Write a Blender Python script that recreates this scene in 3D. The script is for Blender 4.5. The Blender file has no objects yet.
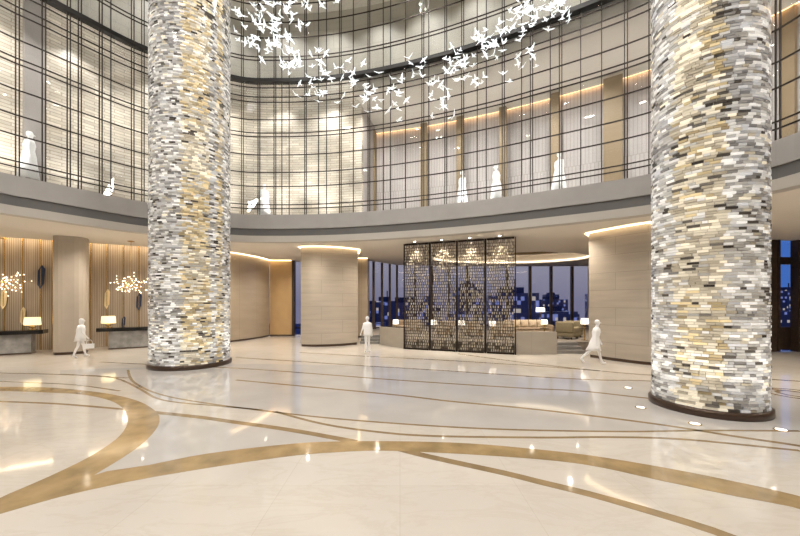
import bpy, bmesh, math, random
from mathutils import Vector, Matrix, noise
R = random.Random(7)
C = bpy.context.scene.collection
PI = math.pi
# ------------------------------------------------------------------ camera numbers
F, CX, HY, CH = 350.0, 400.0, 303.0, 2.35     # focal length px, centre column, horizon row, camera height


def at(px, py, d):
    return Vector(((px - CX) / F * d, d, CH + (HY - py) / F * d))


def gnd(px, py):
    d = F * CH / (py - HY)
    return Vector(((px - CX) / F * d, d, 0))


# ------------------------------------------------------------------ materials
def new_mat(name):
    m = bpy.data.materials.new(name)
    m.use_nodes = True
    return m, m.node_tree.nodes, m.node_tree.links, m.node_tree.nodes['Principled BSDF']


def pmat(name, col, rough=0.5, metal=0.0, emit=None, es=0.0, spec=0.5, var=0.0, vscale=4.0, bump=0.0, stretch=None):
    m, n, l, b = new_mat(name)
    b.inputs['Base Color'].default_value = (*col, 1)
    b.inputs['Roughness'].default_value = rough
    b.inputs['Metallic'].default_value = metal
    b.inputs['Specular IOR Level'].default_value = spec
    if emit:
        b.inputs['Emission Color'].default_value = (*emit, 1)
        b.inputs['Emission Strength'].default_value = es
    if var > 0:
        tc = n.new('ShaderNodeTexCoord')
        mp = n.new('ShaderNodeMapping')
        if stretch:
            mp.inputs['Scale'].default_value = stretch
        t = n.new('ShaderNodeTexNoise')
        t.inputs['Scale'].default_value = vscale
        t.inputs['Detail'].default_value = 5
        r = n.new('ShaderNodeValToRGB')
        r.color_ramp.elements[0].position = 0.3
        r.color_ramp.elements[1].position = 0.7
        r.color_ramp.elements[0].color = (*[max(0, c * (1 - var)) for c in col], 1)
        r.color_ramp.elements[1].color = (*[min(1, c * (1 + var)) for c in col], 1)
        l.new(tc.outputs['Object'], mp.inputs['Vector'])
        l.new(mp.outputs['Vector'], t.inputs['Vector'])
        l.new(t.outputs['Fac'], r.inputs['Fac'])
        l.new(r.outputs['Color'], b.inputs['Base Color'])
        if bump > 0:
            bp = n.new('ShaderNodeBump')
            bp.inputs['Strength'].default_value = bump
            bp.inputs['Distance'].default_value = 0.02
            l.new(t.outputs['Fac'], bp.inputs['Height'])
            l.new(bp.outputs['Normal'], b.inputs['Normal'])
    return m


def emis(name, col, s, sample=True):
    m, n, l, b = new_mat(name)
    b.inputs['Base Color'].default_value = (*col, 1)
    b.inputs['Emission Color'].default_value = (*col, 1)
    b.inputs['Emission Strength'].default_value = s
    if not sample:
        m.cycles.emission_sampling = 'NONE'
    return m


def uvbrick(name, c1, c2, mortar, w, h, msize, rough=0.4, nvar=0.0, nscale=(1, 1, 1), offset=0.5):
    """Cladding laid out in metres along the wall (U) and up it (V)."""
    m, n, l, b = new_mat(name)
    uv = n.new('ShaderNodeUVMap')
    br = n.new('ShaderNodeTexBrick')
    br.inputs['Color1'].default_value = (*c1, 1)
    br.inputs['Color2'].default_value = (*c2, 1)
    br.inputs['Mortar'].default_value = (*mortar, 1)
    br.inputs['Scale'].default_value = 1.0
    br.inputs['Brick Width'].default_value = w
    br.inputs['Row Height'].default_value = h
    br.inputs['Mortar Size'].default_value = msize
    br.offset = offset
    l.new(uv.outputs['UV'], br.inputs['Vector'])
    out = br.outputs['Color']
    if nvar > 0:
        mp = n.new('ShaderNodeMapping')
        mp.inputs['Scale'].default_value = nscale
        t = n.new('ShaderNodeTexNoise')
        t.inputs['Scale'].default_value = 1.0
        t.inputs['Detail'].default_value = 6
        mr = n.new('ShaderNodeMapRange')
        mr.inputs['From Min'].default_value = 0.3
        mr.inputs['From Max'].default_value = 0.7
        mr.inputs['To Min'].default_value = 1 - nvar
        mr.inputs['To Max'].default_value = 1 + nvar
        mx = n.new('ShaderNodeMix')
        mx.data_type = 'RGBA'
        mx.blend_type = 'MULTIPLY'
        mx.inputs['Factor'].default_value = 1
        l.new(uv.outputs['UV'], mp.inputs['Vector'])
        l.new(mp.outputs['Vector'], t.inputs['Vector'])
        l.new(t.outputs['Fac'], mr.inputs['Value'])
        l.new(out, mx.inputs['A'])
        l.new(mr.outputs['Result'], mx.inputs['B'])
        out = mx.outputs['Result']
    l.new(out, b.inputs['Base Color'])
    b.inputs['Roughness'].default_value = rough
    return m


def glass(name, tint=(0.96, 0.97, 0.97), refl=0.08):
    m, n, l, b = new_mat(name)
    n.remove(b)
    o = n['Material Output']
    tr = n.new('ShaderNodeBsdfTransparent')
    tr.inputs['Color'].default_value = (*tint, 1)
    gl = n.new('ShaderNodeBsdfGlossy')
    gl.inputs['Roughness'].default_value = 0.02
    fr = n.new('ShaderNodeLayerWeight')
    fr.inputs['Blend'].default_value = 0.5
    pw = n.new('ShaderNodeMath')
    pw.operation = 'POWER'
    pw.inputs[1].default_value = 4.0
    mt = n.new('ShaderNodeMath')
    mt.operation = 'MULTIPLY_ADD'
    mt.inputs[1].default_value = 0.5
    mt.inputs[2].default_value = refl
    mx = n.new('ShaderNodeMixShader')
    l.new(fr.outputs['Facing'], pw.inputs[0])
    l.new(pw.outputs['Value'], mt.inputs[0])
    l.new(mt.outputs['Value'], mx.inputs['Fac'])
    l.new(tr.outputs['BSDF'], mx.inputs[1])
    l.new(gl.outputs['BSDF'], mx.inputs[2])
    l.new(mx.outputs['Shader'], o.inputs['Surface'])
    return m


def crystal(name, dark, light, emit, estr, rough=0.12, metal=0.0):
    """Crystal brick lit from inside its column; every brick (mesh island) takes its own tone."""
    m, n, l, b = new_mat(name)
    g = n.new('ShaderNodeNewGeometry')
    r = n.new('ShaderNodeValToRGB')
    r.color_ramp.elements[0].color = (*dark, 1)
    r.color_ramp.elements[1].color = (*light, 1)
    l.new(g.outputs['Random Per Island'], r.inputs['Fac'])
    l.new(r.outputs['Color'], b.inputs['Base Color'])
    mr = n.new('ShaderNodeMath')
    mr.operation = 'POWER'
    mr.inputs[1].default_value = 2.0
    ml = n.new('ShaderNodeMath')
    ml.operation = 'MULTIPLY'
    ml.inputs[1].default_value = estr
    l.new(g.outputs['Random Per Island'], mr.inputs[0])
    l.new(mr.outputs['Value'], ml.inputs[0])
    l.new(ml.outputs['Value'], b.inputs['Emission Strength'])
    b.inputs['Emission Color'].default_value = (*emit, 1)
    b.inputs['Roughness'].default_value = rough
    b.inputs['Metallic'].default_value = metal
    m.cycles.emission_sampling = 'NONE'
    return m


def floor_mat():
    m, n, l, b = new_mat('polished_cream_marble')
    tc = n.new('ShaderNodeTexCoord')
    t1 = n.new('ShaderNodeTexNoise')
    t1.inputs['Scale'].default_value = 0.35
    t1.inputs['Detail'].default_value = 6
    t1.inputs['Distortion'].default_value = 1.2
    r1 = n.new('ShaderNodeValToRGB')
    r1.color_ramp.elements[0].position = 0.3
    r1.color_ramp.elements[0].color = (0.585, 0.535, 0.475, 1)
    r1.color_ramp.elements[1].position = 0.7
    r1.color_ramp.elements[1].color = (0.655, 0.615, 0.56, 1)
    mp = n.new('ShaderNodeMapping')
    mp.inputs['Rotation'].default_value = (0, 0, 0.5)
    mp.inputs['Scale'].default_value = (0.5, 1.6, 1)
    t2 = n.new('ShaderNodeTexNoise')
    t2.inputs['Scale'].default_value = 1.3
    t2.inputs['Detail'].default_value = 9
    t2.inputs['Roughness'].default_value = 0.65
    t2.inputs['Distortion'].default_value = 0.7
    r2 = n.new('ShaderNodeValToRGB')
    r2.color_ramp.elements[0].position = 0.46
    r2.color_ramp.elements[0].color = (1, 1, 1, 1)
    r2.color_ramp.elements[1].position = 0.5
    r2.color_ramp.elements[1].color = (0.95, 0.935, 0.91, 1)
    e = r2.color_ramp.elements.new(0.54)
    e.color = (1, 1, 1, 1)
    br = n.new('ShaderNodeTexBrick')
    br.offset = 0.0
    br.inputs['Color1'].default_value = (1, 1, 1, 1)
    br.inputs['Color2'].default_value = (0.955, 0.95, 0.945, 1)
    br.inputs['Mortar'].default_value = (0.86, 0.84, 0.80, 1)
    br.inputs['Scale'].default_value = 1
    br.inputs['Brick Width'].default_value = 1.5
    br.inputs['Row Height'].default_value = 1.5
    br.inputs['Mortar Size'].default_value = 0.004
    m1 = n.new('ShaderNodeMix')
    m1.data_type = 'RGBA'
    m1.blend_type = 'MULTIPLY'
    m1.inputs['Factor'].default_value = 1
    m2 = n.new('ShaderNodeMix')
    m2.data_type = 'RGBA'
    m2.blend_type = 'MULTIPLY'
    m2.inputs['Factor'].default_value = 1
    l.new(tc.outputs['Object'], t1.inputs['Vector'])
    l.new(tc.outputs['Object'], mp.inputs['Vector'])
    l.new(mp.outputs['Vector'], t2.inputs['Vector'])
    l.new(tc.outputs['Object'], br.inputs['Vector'])
    l.new(t1.outputs['Fac'], r1.inputs['Fac'])
    l.new(t2.outputs['Fac'], r2.inputs['Fac'])
    l.new(r1.outputs['Color'], m1.inputs['A'])
    l.new(r2.outputs['Color'], m1.inputs['B'])
    l.new(m1.outputs['Result'], m2.inputs['A'])
    l.new(br.outputs['Color'], m2.inputs['B'])
    l.new(m2.outputs['Result'], b.inputs['Base Color'])
    b.inputs['Roughness'].default_value = 0.055
    b.inputs['Specular IOR Level'].default_value = 0.62
    return m


def tower_mat(name, seed):
    """Night tower: dark facade, some windows lit."""
    m, n, l, b = new_mat(name)
    tc = n.new('ShaderNodeTexCoord')
    mp = n.new('ShaderNodeMapping')
    mp.inputs['Scale'].default_value = (0.7, 0.7, 0.6)
    mp.inputs['Location'].default_value = (seed, seed * 2, seed)
    v = n.new('ShaderNodeVectorMath')
    v.operation = 'FLOOR'
    wn = n.new('ShaderNodeTexWhiteNoise')
    r = n.new('ShaderNodeValToRGB')
    r.color_ramp.interpolation = 'CONSTANT'
    r.color_ramp.elements[0].color = (0, 0, 0, 1)
    r.color_ramp.elements[1].position = 0.84
    r.color_ramp.elements[1].color = (0.35, 0.42, 0.9, 1)
    e = r.color_ramp.elements.new(0.95)
    e.color = (1.0, 0.85, 0.65, 1)
    l.new(tc.outputs['Object'], mp.inputs['Vector'])
    l.new(mp.outputs['Vector'], v.inputs[0])
    l.new(v.outputs['Vector'], wn.inputs['Vector'])
    l.new(wn.outputs['Value'], r.inputs['Fac'])
    l.new(r.outputs['Color'], b.inputs['Emission Color'])
    b.inputs['Emission Strength'].default_value = 0.45
    b.inputs['Base Color'].default_value = (0.045, 0.06, 0.16, 1)
    b.inputs['Roughness'].default_value = 0.4
    m.cycles.emission_sampling = 'NONE'
    return m


M = dict(
    floor=floor_mat(),
    sheen_marble=pmat('pale_grey_sheen_marble', (0.51, 0.485, 0.46), 0.06, var=0.07, vscale=0.8, spec=0.62),
    gold_marble=pmat('golden_marble_inlay', (0.335, 0.235, 0.115), 0.10, var=0.28, vscale=2.2),
    brown_marble=pmat('brown_marble_inlay', (0.27, 0.19, 0.10), 0.10, var=0.2, vscale=3),
    ceiling=pmat('warm_white_plaster', (0.72, 0.67, 0.60), 0.8),
    fascia=pmat('grey_stone_fascia', (0.37, 0.355, 0.345), 0.35, var=0.05, vscale=1.5),
    gap=pmat('dark_grey_shadow_gap', (0.125, 0.122, 0.12), 0.5),
    lowtrim=pmat('pale_grey_trim', (0.47, 0.44, 0.40), 0.5),
    bronze=pmat('dark_bronze', (0.030, 0.022, 0.018), 0.35, 0.6),
    black=pmat('black_rim', (0.010, 0.009, 0.009), 0.4),
    base=pmat('brown_bronze_base', (0.085, 0.055, 0.040), 0.3, 0.5),
    glass=glass('clear_glazing', refl=0.02),
    winglass=glass('night_window_glass', (0.9, 0.92, 0.97), 0.04),
    travertine=uvbrick('travertine_cladding', (0.46, 0.40, 0.33), (0.44, 0.385, 0.315), (0.36, 0.31, 0.255), 2.3, 0.72, 0.012, 0.35, 0.08, (0.6, 5, 1)),
    beige=uvbrick('beige_stone_cladding', (0.40, 0.33, 0.25), (0.38, 0.315, 0.24), (0.29, 0.24, 0.18), 1.6, 5.6, 0.008, 0.25, 0.06, (0.6, 3, 1)),
    amber=uvbrick('amber_wall_covering', (0.50, 0.34, 0.17), (0.48, 0.33, 0.17), (0.4, 0.27, 0.14), 3, 6, 0.004, 0.4, 0.06, (2, 1, 1)),
    onyx=uvbrick('pale_onyx_strips', (0.80, 0.735, 0.635), (0.62, 0.555, 0.465), (0.46, 0.40, 0.32), 0.7, 0.13, 0.014, 0.25, 0.42, (0.42, 0.55, 1)),
    curtain=uvbrick('sheer_grey_curtain', (0.47, 0.435, 0.42), (0.43, 0.40, 0.39), (0.36, 0.33, 0.315), 0.16, 9, 0.02, 0.7, 0.25, (0.3, 0.12, 1)),
    upper=uvbrick('grey_beige_upper_wall', (0.54, 0.515, 0.455), (0.52, 0.495, 0.44), (0.46, 0.44, 0.39), 2.0, 1.1, 0.02, 0.5, 0.1, (0.5, 0.5, 1)),
    goldfin=pmat('antique_gold', (0.27, 0.20, 0.12), 0.5, 0.1),
    gold=pmat('polished_gold', (0.62, 0.42, 0.16), 0.25, 0.8),
    slat=uvbrick('ribbed_taupe_wood', (0.47, 0.395, 0.32), (0.40, 0.335, 0.27), (0.22, 0.175, 0.13), 0.075, 9, 0.014, 0.45, 0.15, (5, 0.5, 1)),
    walnut=pmat('dark_walnut', (0.045, 0.028, 0.018), 0.4, var=0.3, vscale=8),
    post=pmat('brown_window_post', (0.10, 0.068, 0.042), 0.45),
    deskstone=pmat('grey_veined_marble', (0.30, 0.30, 0.30), 0.2, var=0.3, vscale=3),
    blacktop=pmat('black_stone_top', (0.008, 0.008, 0.009), 0.12),
    cove=emis('warm_cove_light', (1.0, 0.76, 0.46), 5),
    nichecove=emis('niche_cove_light', (1.0, 0.78, 0.50), 8),
    coveu=emis('amber_gallery_cove', (1.0, 0.62, 0.30), 4),
    ovalcove=emis('cream_oval_cove', (1.0, 0.84, 0.62), 3),
    lens=emis('lamp_lens', (1.0, 0.9, 0.75), 14, False),
    upl=emis('uplight_lens', (1.0, 0.97, 0.92), 1.6, False),
    shade=emis('lit_cream_lampshade', (1.0, 0.84, 0.48), 0.95, False),
    shadew=emis('lit_white_lampshade', (1.0, 0.93, 0.82), 1.2, False),
    bulb=emis('tiny_warm_bulb', (1.0, 0.86, 0.68), 6, False),
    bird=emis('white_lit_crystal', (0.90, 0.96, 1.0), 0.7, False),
    white=pmat('plain_white', (0.93, 0.93, 0.94), 0.6),
    brickcore=emis('column_light_core', (0.55, 0.48, 0.38), 0.12, False),
    c_white=crystal('clear_crystal_brick', (0.44, 0.43, 0.41), (0.78, 0.77, 0.75), (1.0, 0.98, 0.95), 0.40),
    c_silver=crystal('silver_crystal_brick', (0.29, 0.285, 0.285), (0.58, 0.575, 0.575), (0.96, 0.97, 1.0), 0.30, 0.2, 0.2),
    c_champ=crystal('champagne_crystal_brick', (0.48, 0.43, 0.34), (0.76, 0.70, 0.58), (1.0, 0.92, 0.74), 0.42),
    c_gold_refl=crystal('golden_reflection_brick', (0.40, 0.32, 0.19), (0.68, 0.56, 0.34), (1.0, 0.82, 0.48), 0.30, 0.2),
    c_dark=crystal('smoked_crystal_brick', (0.06, 0.052, 0.048), (0.24, 0.22, 0.19), (1, 1, 1), 0.02, 0.15, 0.2),
    lattice=pmat('bronze_lattice', (0.075, 0.058, 0.045), 0.35, 0.5),
    insert=pmat('champagne_glass_insert', (0.66, 0.60, 0.49), 0.25, 0.3),
    sofa=pmat('taupe_upholstery', (0.33, 0.25, 0.17), 0.8, var=0.12, vscale=20),
    olive=pmat('olive_beige_upholstery', (0.27, 0.225, 0.14), 0.8, var=0.12, vscale=20),
    cushion=pmat('cream_cushion', (0.62, 0.50, 0.36), 0.85, var=0.2, vscale=18),
    plain=pmat('taupe_plaster', (0.42, 0.37, 0.31), 0.55, var=0.04, vscale=2),
    lowwall=uvbrick('taupe_low_wall', (0.36, 0.32, 0.27), (0.345, 0.305, 0.26), (0.28, 0.25, 0.2), 1.4, 2, 0.006, 0.4, 0.05, (1, 3, 1)),
    step=pmat('grey_step_stone', (0.23, 0.22, 0.21), 0.3, var=0.1),
    carpet=pmat('lounge_carpet', (0.22, 0.19, 0.16), 0.9, var=0.2, vscale=6),
    blueleaf=pmat('dark_blue_enamel', (0.02, 0.035, 0.085), 0.2),
    goldleaf=pmat('pale_gold_leaf', (0.85, 0.70, 0.42), 0.3, 0.2),
    city=pmat('dark_city_ground', (0.035, 0.05, 0.14), 0.9, var=0.6, vscale=0.03),
    trunk=pmat('green_artwork', (0.10, 0.14, 0.04), 0.6, var=0.6, vscale=6),
)


# ------------------------------------------------------------------ mesh builder
class MB:
    def __init__(s):
        s.v, s.f, s.uv, s.mi = [], [], [], []

    def face(s, idx, mi=0, uv=None):
        s.f.append(tuple(idx))
        s.mi.append(mi)
        s.uv.append(uv)

    def box(s, c, size, rz=0.0, mi=0, m3=None):
        x, y, z = [k / 2 for k in size]
        b = len(s.v)
        rot = m3 if m3 else Matrix.Rotation(rz, 3, 'Z')
        for sx, sy, sz in ((-1, -1, -1), (1, -1, -1), (1, 1, -1), (-1, 1, -1), (-1, -1, 1), (1, -1, 1), (1, 1, 1), (-1, 1, 1)):
            s.v.append(tuple(Vector(c) + rot @ Vector((sx * x, sy * y, sz * z))))
        for q in ((3, 2, 1, 0), (4, 5, 6, 7), (0, 1, 5, 4), (1, 2, 6, 5), (2, 3, 7, 6), (3, 0, 4, 7)):
            s.face([b + i for i in q], mi)
        return s

    def tube(s, pts, rad, seg=8, mi=0, cap=True):
        pts = [Vector(p) for p in pts]
        if not isinstance(rad, (list, tuple)):
            rad = [rad] * len(pts)
        b = len(s.v)
        prev = None
        for i, p in enumerate(pts):
            t = (pts[min(i + 1, len(pts) - 1)] - pts[max(i - 1, 0)]).normalized()
            if prev is None:
                a = t.orthogonal().normalized()
            else:
                a = (prev - t * prev.dot(t)).normalized()
            prev = a
            c = t.cross(a)
            for k in range(seg):
                w = 2 * PI * k / seg
                s.v.append(tuple(p + (a * math.cos(w) + c * math.sin(w)) * rad[i]))
        for i in range(len(pts) - 1):
            for k in range(seg):
                k2 = (k + 1) % seg
                s.face((b + i * seg + k, b + i * seg + k2, b + (i + 1) * seg + k2, b + (i + 1) * seg + k), mi)
        if cap:
            s.face([b + k for k in range(seg)][::-1], mi)
            s.face([b + (len(pts) - 1) * seg + k for k in range(seg)], mi)
        return s

    def lathe(s, prof, seg=24, c=(0, 0, 0), mi=0, sx=1.0, sy=1.0):
        b = len(s.v)
        for r, z in prof:
            for k in range(seg):
                w = 2 * PI * k / seg
                s.v.append((c[0] + r * sx * math.cos(w), c[1] + r * sy * math.sin(w), c[2] + z))
        for i in range(len(prof) - 1):
            for k in range(seg):
                k2 = (k + 1) % seg
                s.face((b + i * seg + k, b + i * seg + k2, b + (i + 1) * seg + k2, b + (i + 1) * seg + k), mi)
        s.face([b + k for k in range(seg)][::-1], mi)
        s.face([b + (len(prof) - 1) * seg + k for k in range(seg)], mi)
        return s

    def prism(s, poly, z0, z1, mi=0):
        """Vertical block on a plan outline; side faces carry U = length along the outline, V = height."""
        b, n = len(s.v), len(poly)
        for z in (z0, z1):
            for p in poly:
                s.v.append((p[0], p[1], z))
        u = 0.0
        for i in range(n):
            j = (i + 1) % n
            d = math.hypot(poly[j][0] - poly[i][0], poly[j][1] - poly[i][1])
            s.face((b + i, b + j, b + n + j, b + n + i), mi, ((u, z0), (u + d, z0), (u + d, z1), (u, z1)))
            u += d
        s.face([b + i for i in range(n)][::-1], mi, [tuple(p) for p in poly][::-1])
        s.face([b + n + i for i in range(n)], mi, [tuple(p) for p in poly])
        return s

    def ribbon(s, pts, offs, z0, z1, thick, mi=0, closed=False):
        """Wall of THICK running along plan points, UV in metres."""
        n = len(pts)
        b = len(s.v)
        nr = plan_normals(pts, closed)
        for o in (offs, offs + thick):
            for z in (z0, z1):
                for p, q in zip(pts, nr):
                    s.v.append((p[0] + q[0] * o, p[1] + q[1] * o, z))
        u = 0.0
        A, B, Cc, Dd = b, b + n, b + 2 * n, b + 3 * n
        for i in range(n if closed else n - 1):
            j = (i + 1) % n
            d = math.hypot(pts[j][0] - pts[i][0], pts[j][1] - pts[i][1])
            uv = ((u, z0), (u + d, z0), (u + d, z1), (u, z1))
            s.face((A + i, A + j, B + j, B + i), mi, uv)
            s.face((Cc + j, Cc + i, Dd + i, Dd + j), mi, (uv[1], uv[0], uv[3], uv[2]))
            s.face((B + i, B + j, Dd + j, Dd + i), mi, uv)
            s.face((A + j, A + i, Cc + i, Cc + j), mi, uv)
            u += d
        if not closed:
            s.face((A, B, Dd, Cc), mi, ((0, z0), (0, z1), (thick, z1), (thick, z0)))
            e = n - 1
            s.face((A + e, Cc + e, Dd + e, B + e), mi, ((0, z0), (thick, z0), (thick, z1), (0, z1)))
        return s

    def build(s, name, mats, parent=None, smooth=False, loc=None):
        me = bpy.data.meshes.new(name)
        me.from_pydata(s.v, [], s.f)
        if not isinstance(mats, (list, tuple)):
            mats = [mats]
        for m in mats:
            me.materials.append(m)
        me.polygons.foreach_set('material_index', s.mi)
        if any(u is not None for u in s.uv):
            ly = me.uv_layers.new(name='UVMap')
            k = 0
            dat = [0.0] * (2 * len(me.loops))
            for f, u in zip(s.f, s.uv):
                for i in range(len(f)):
                    if u is not None:
                        dat[2 * k], dat[2 * k + 1] = u[i]
                    k += 1
            ly.data.foreach_set('uv', dat)
        if smooth:
            me.polygons.foreach_set('use_smooth', [True] * len(me.polygons))
        me.update()
        o = bpy.data.objects.new(name, me)
        C.objects.link(o)
        if loc is not None:
            o.location = loc
        if parent is not None:
            o.parent = parent
        return o


def plan_normals(pts, closed):
    """Normals to the right of travel... flipped so that walking left to right (as seen from inside) they point away."""
    n = len(pts)
    out = []
    for i in range(n):
        a = pts[(i - 1) % n] if closed or i > 0 else pts[i]
        b = pts[(i + 1) % n] if closed or i < n - 1 else pts[i]
        tx, ty = b[0] - a[0], b[1] - a[1]
        d = math.hypot(tx, ty) or 1
        out.append((-ty / d, tx / d))
    return out


def catmull(pts, k=12, closed=False):
    n = len(pts)
    out = []
    for i in range(n if closed else n - 1):
        g = lambda j: Vector(pts[j % n]) if closed else Vector(pts[min(max(j, 0), n - 1)])
        p0, p1, p2, p3 = g(i - 1), g(i), g(i + 1), g(i + 2)
        for q in range(k):
            t = q / k
            out.append(0.5 * ((2 * p1) + (p2 - p0) * t + (2 * p0 - 5 * p1 + 4 * p2 - p3) * t * t + (3 * p1 - p0 - 3 * p2 + p3) * t ** 3))
    if not closed:
        out.append(Vector(pts[-1]))
    return out


def resample(pts, step, closed=False):
    P = [Vector(p) for p in pts] + ([Vector(pts[0])] if closed else [])
    cum = [0]
    for a, b in zip(P, P[1:]):
        cum.append(cum[-1] + (b - a).length)
    m = max(2, int(round(cum[-1] / step)))
    out, j = [], 0
    for i in range(m if closed else m + 1):
        t = cum[-1] * i / m
        while j < len(P) - 2 and cum[j + 1] < t:
            j += 1
        out.append(P[j].lerp(P[j + 1], (t - cum[j]) / max(cum[j + 1] - cum[j], 1e-9)))
    return out


def tag(o, label, cat, group=None):
    o['label'] = label
    o['category'] = cat
    if group:
        o['group'] = group
    return o


def struct(o):
    o['kind'] = 'structure'
    return o


def empty(name, loc=(0, 0, 0), rz=0.0):
    o = bpy.data.objects.new(name, None)
    o.empty_display_size = 0.2
    C.objects.link(o)
    o.location = loc
    o.rotation_euler = (0, 0, rz)
    return o


def copy_tree(o, parent=None):
    c = o.copy()
    C.objects.link(c)
    if parent is not None:
        c.parent = parent
    for ch in list(o.children):
        copy_tree(ch, c)
    return c


def light(name, kind, loc, power, col=(1, 1, 1), size=1.0, target=None, spot=None, shape='DISK', size_y=None):
    d = bpy.data.lights.new(name, kind)
    d.energy = power
    d.color = col
    if kind == 'AREA':
        d.shape = shape
        d.size = size
        if size_y:
            d.size_y = size_y
    else:
        d.shadow_soft_size = size
    if spot:
        d.spot_size, d.spot_blend = spot
    o = bpy.data.objects.new(name, d)
    C.objects.link(o)
    o.location = loc
    if target is not None:
        o.rotation_euler = (Vector(target) - Vector(loc)).to_track_quat('-Z', 'Y').to_euler()
    return o


# ------------------------------------------------------------------ atrium outline (plan, metres)
RING0 = [(-13.45, 11.76), (-12.93, 12.6), (-12.35, 13.56), (-11.0, 15.38), (-8.25, 17.2), (-6.24, 17.46), (-3.70, 17.28),
         (-1.19, 16.72), (1.14, 15.94), (3.23, 15.05), (5.03, 14.12), (8.48, 11.97), (9.98, 9.75), (10.25, 8.87),
         (10.3, 5), (9.3, 0), (6, -5), (0, -8), (-7, -7), (-12.5, -2), (-14.6, 4), (-14.4, 9)]
RING = resample(catmull([(a, b) for a, b in RING0], 14, True), 0.4, True)   # walked left to right seen from inside: normals point outward
RN = plan_normals(RING, True)


def ring_hit(px):
    """Where the sight line of a column of the photograph meets the atrium edge: plan point, outward normal, tangent."""
    t = (px - CX) / F
    n = len(RING)
    best = None
    for i in range(n):
        a, b = RING[i], RING[(i + 1) % n]
        fa, fb = a.x - t * a.y, b.x - t * b.y
        if fa * fb <= 0 and fa != fb:
            w = fa / (fa - fb)
            p = a.lerp(b, w)
            if p.y > 1:
                best = (p, i + w)
    return best


def ring_at(s):
    n = len(RING)
    i = int(math.floor(s)) % n
    w = s - math.floor(s)
    p = RING[i].lerp(RING[(i + 1) % n], w)
    a, b = RN[i], RN[(i + 1) % n]
    q = Vector((a[0] * (1 - w) + b[0] * w, a[1] * (1 - w) + b[1] * w)).normalized()
    return p, q


def ring_off(d):
    return [Vector((p.x + q[0] * d, p.y + q[1] * d)) for p, q in zip(RING, RN)]


Z_CEIL, Z_GAP0, Z_GAP1, Z_TOP = 5.40, 5.71, 6.06, 6.75
Z_RIM0, Z_RIM1, Z_ROOF = 13.41, 13.58, 18.6

# fascia bands
struct(MB().ribbon(RING, 0.0, Z_GAP1, Z_TOP, 0.45, closed=True).build('trim_1', M['fascia'], smooth=False))
struct(MB().ribbon(RING, 0.06, Z_GAP0, Z_GAP1 - 0.002, 0.36, closed=True).build('trim_2', M['gap']))
struct(MB().ribbon(RING, 0.02, Z_CEIL, Z_GAP0 - 0.002, 0.40, closed=True).build('trim_3', M['lowtrim']))
struct(MB().ribbon(RING, 0.0, Z_RIM0, Z_RIM1, 0.29, closed=True).build('trim_4', M['black']))
# gallery floor, gallery ceiling, walls behind the glass
struct(MB().ribbon(RING, 0.455, 6.45, 6.74, 4.6, closed=True).build('floor_gallery', M['lowtrim']))
s_split = ring_hit(352.4)[1]
s_rear = ring_hit(790)[1] + 22
nR = len(RING)


def ring_part(s0, s1, d):
    """Plan points of the ring between two parameters, moved outward by d."""
    if s1 < s0:
        s1 += nR
    out = []
    k = int((s1 - s0) * 1.0) + 1
    for i in range(k + 1):
        p, q = ring_at(s0 + (s1 - s0) * i / k)
        out.append(Vector((p.x + q.x * d, p.y + q.y * d)))
    return out


stone_line = ring_part(s_rear, s_split - 0.2, 1.6)
cz = ring_part(s_split - 0.2, s_rear, 0.0)
struct(MB().ribbon(cz, 0.30, 12.80, 13.34, 4.6).build('ceiling_gallery', M['ceiling']))
struct(MB().ribbon(cz, 0.30, 13.345, 13.58, 2.3).build('floor_upper_gallery', M['lowtrim']))
curt_line = ring_part(s_split - 14, s_rear + 1, 4.2)
struct(MB().ribbon(stone_line, 0, 6.755, 14.3, 0.25).build('wall_left_gallery', M['onyx']))
struct(MB().ribbon(curt_line, 0, 6.755, 12.79, 0.25).build('wall_right_gallery', M['curtain']))
rq, rn_ = ring_at(s_split - 0.2)
struct(MB().ribbon([rq + rn_ * 1.86, rq + rn_ * 4.19], 0, 6.755, 14.3, 0.2).build('wall_return_gallery', M['curtain']))
struct(MB().ribbon(RING, 2.2, Z_RIM1, Z_ROOF, 0.25, closed=True).build('wall_upper_gallery', M['upper']))
struct(MB().prism([tuple(p) for p in ring_off(2.44)], Z_ROOF + 0.002, Z_ROOF + 0.3).build('ceiling_atrium', M['ceiling']))
# cove of the gallery ceiling, along the curtain side and the stone side
struct(MB().ribbon(curt_line, -0.16, 12.55, 12.66, 0.10).build('trim_5', M['coveu']))
struct(MB().ribbon(curt_line, -0.26, 12.50, 12.79, 0.08).build('trim_6', M['ceiling']))
pq, pn = ring_at(ring_hit(45)[1])
struct(MB().box((pq.x + pn.x * 1.35, pq.y + pn.y * 1.35, 10.4), (.55, .3, 7.2), math.atan2(-pn.x, pn.y)).build('trim_17', M['curtain']))
# gold fins standing before the curtain
fin_px = [373, 424, 460, 503, 555, 613, 790]
fins = empty('gallery_fin_screen')
finroot = struct(fins)
for px in fin_px:
    p, s = ring_hit(px)
    q, nn = ring_at(s)
    # walk along the sight line until 4 m outside the ring
    d = Vector((px - CX, F)).normalized()
    k = 3.75 / max(0.3, d.dot(nn))
    pos = p + d * k
    w = 0.75 if px == 613 else 0.36
    MB().box((pos.x, pos.y, 9.65), (w, 0.2, 5.75), math.atan2(-nn.x, nn.y)).build('gold_fin', M['goldfin'], fins)

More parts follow.
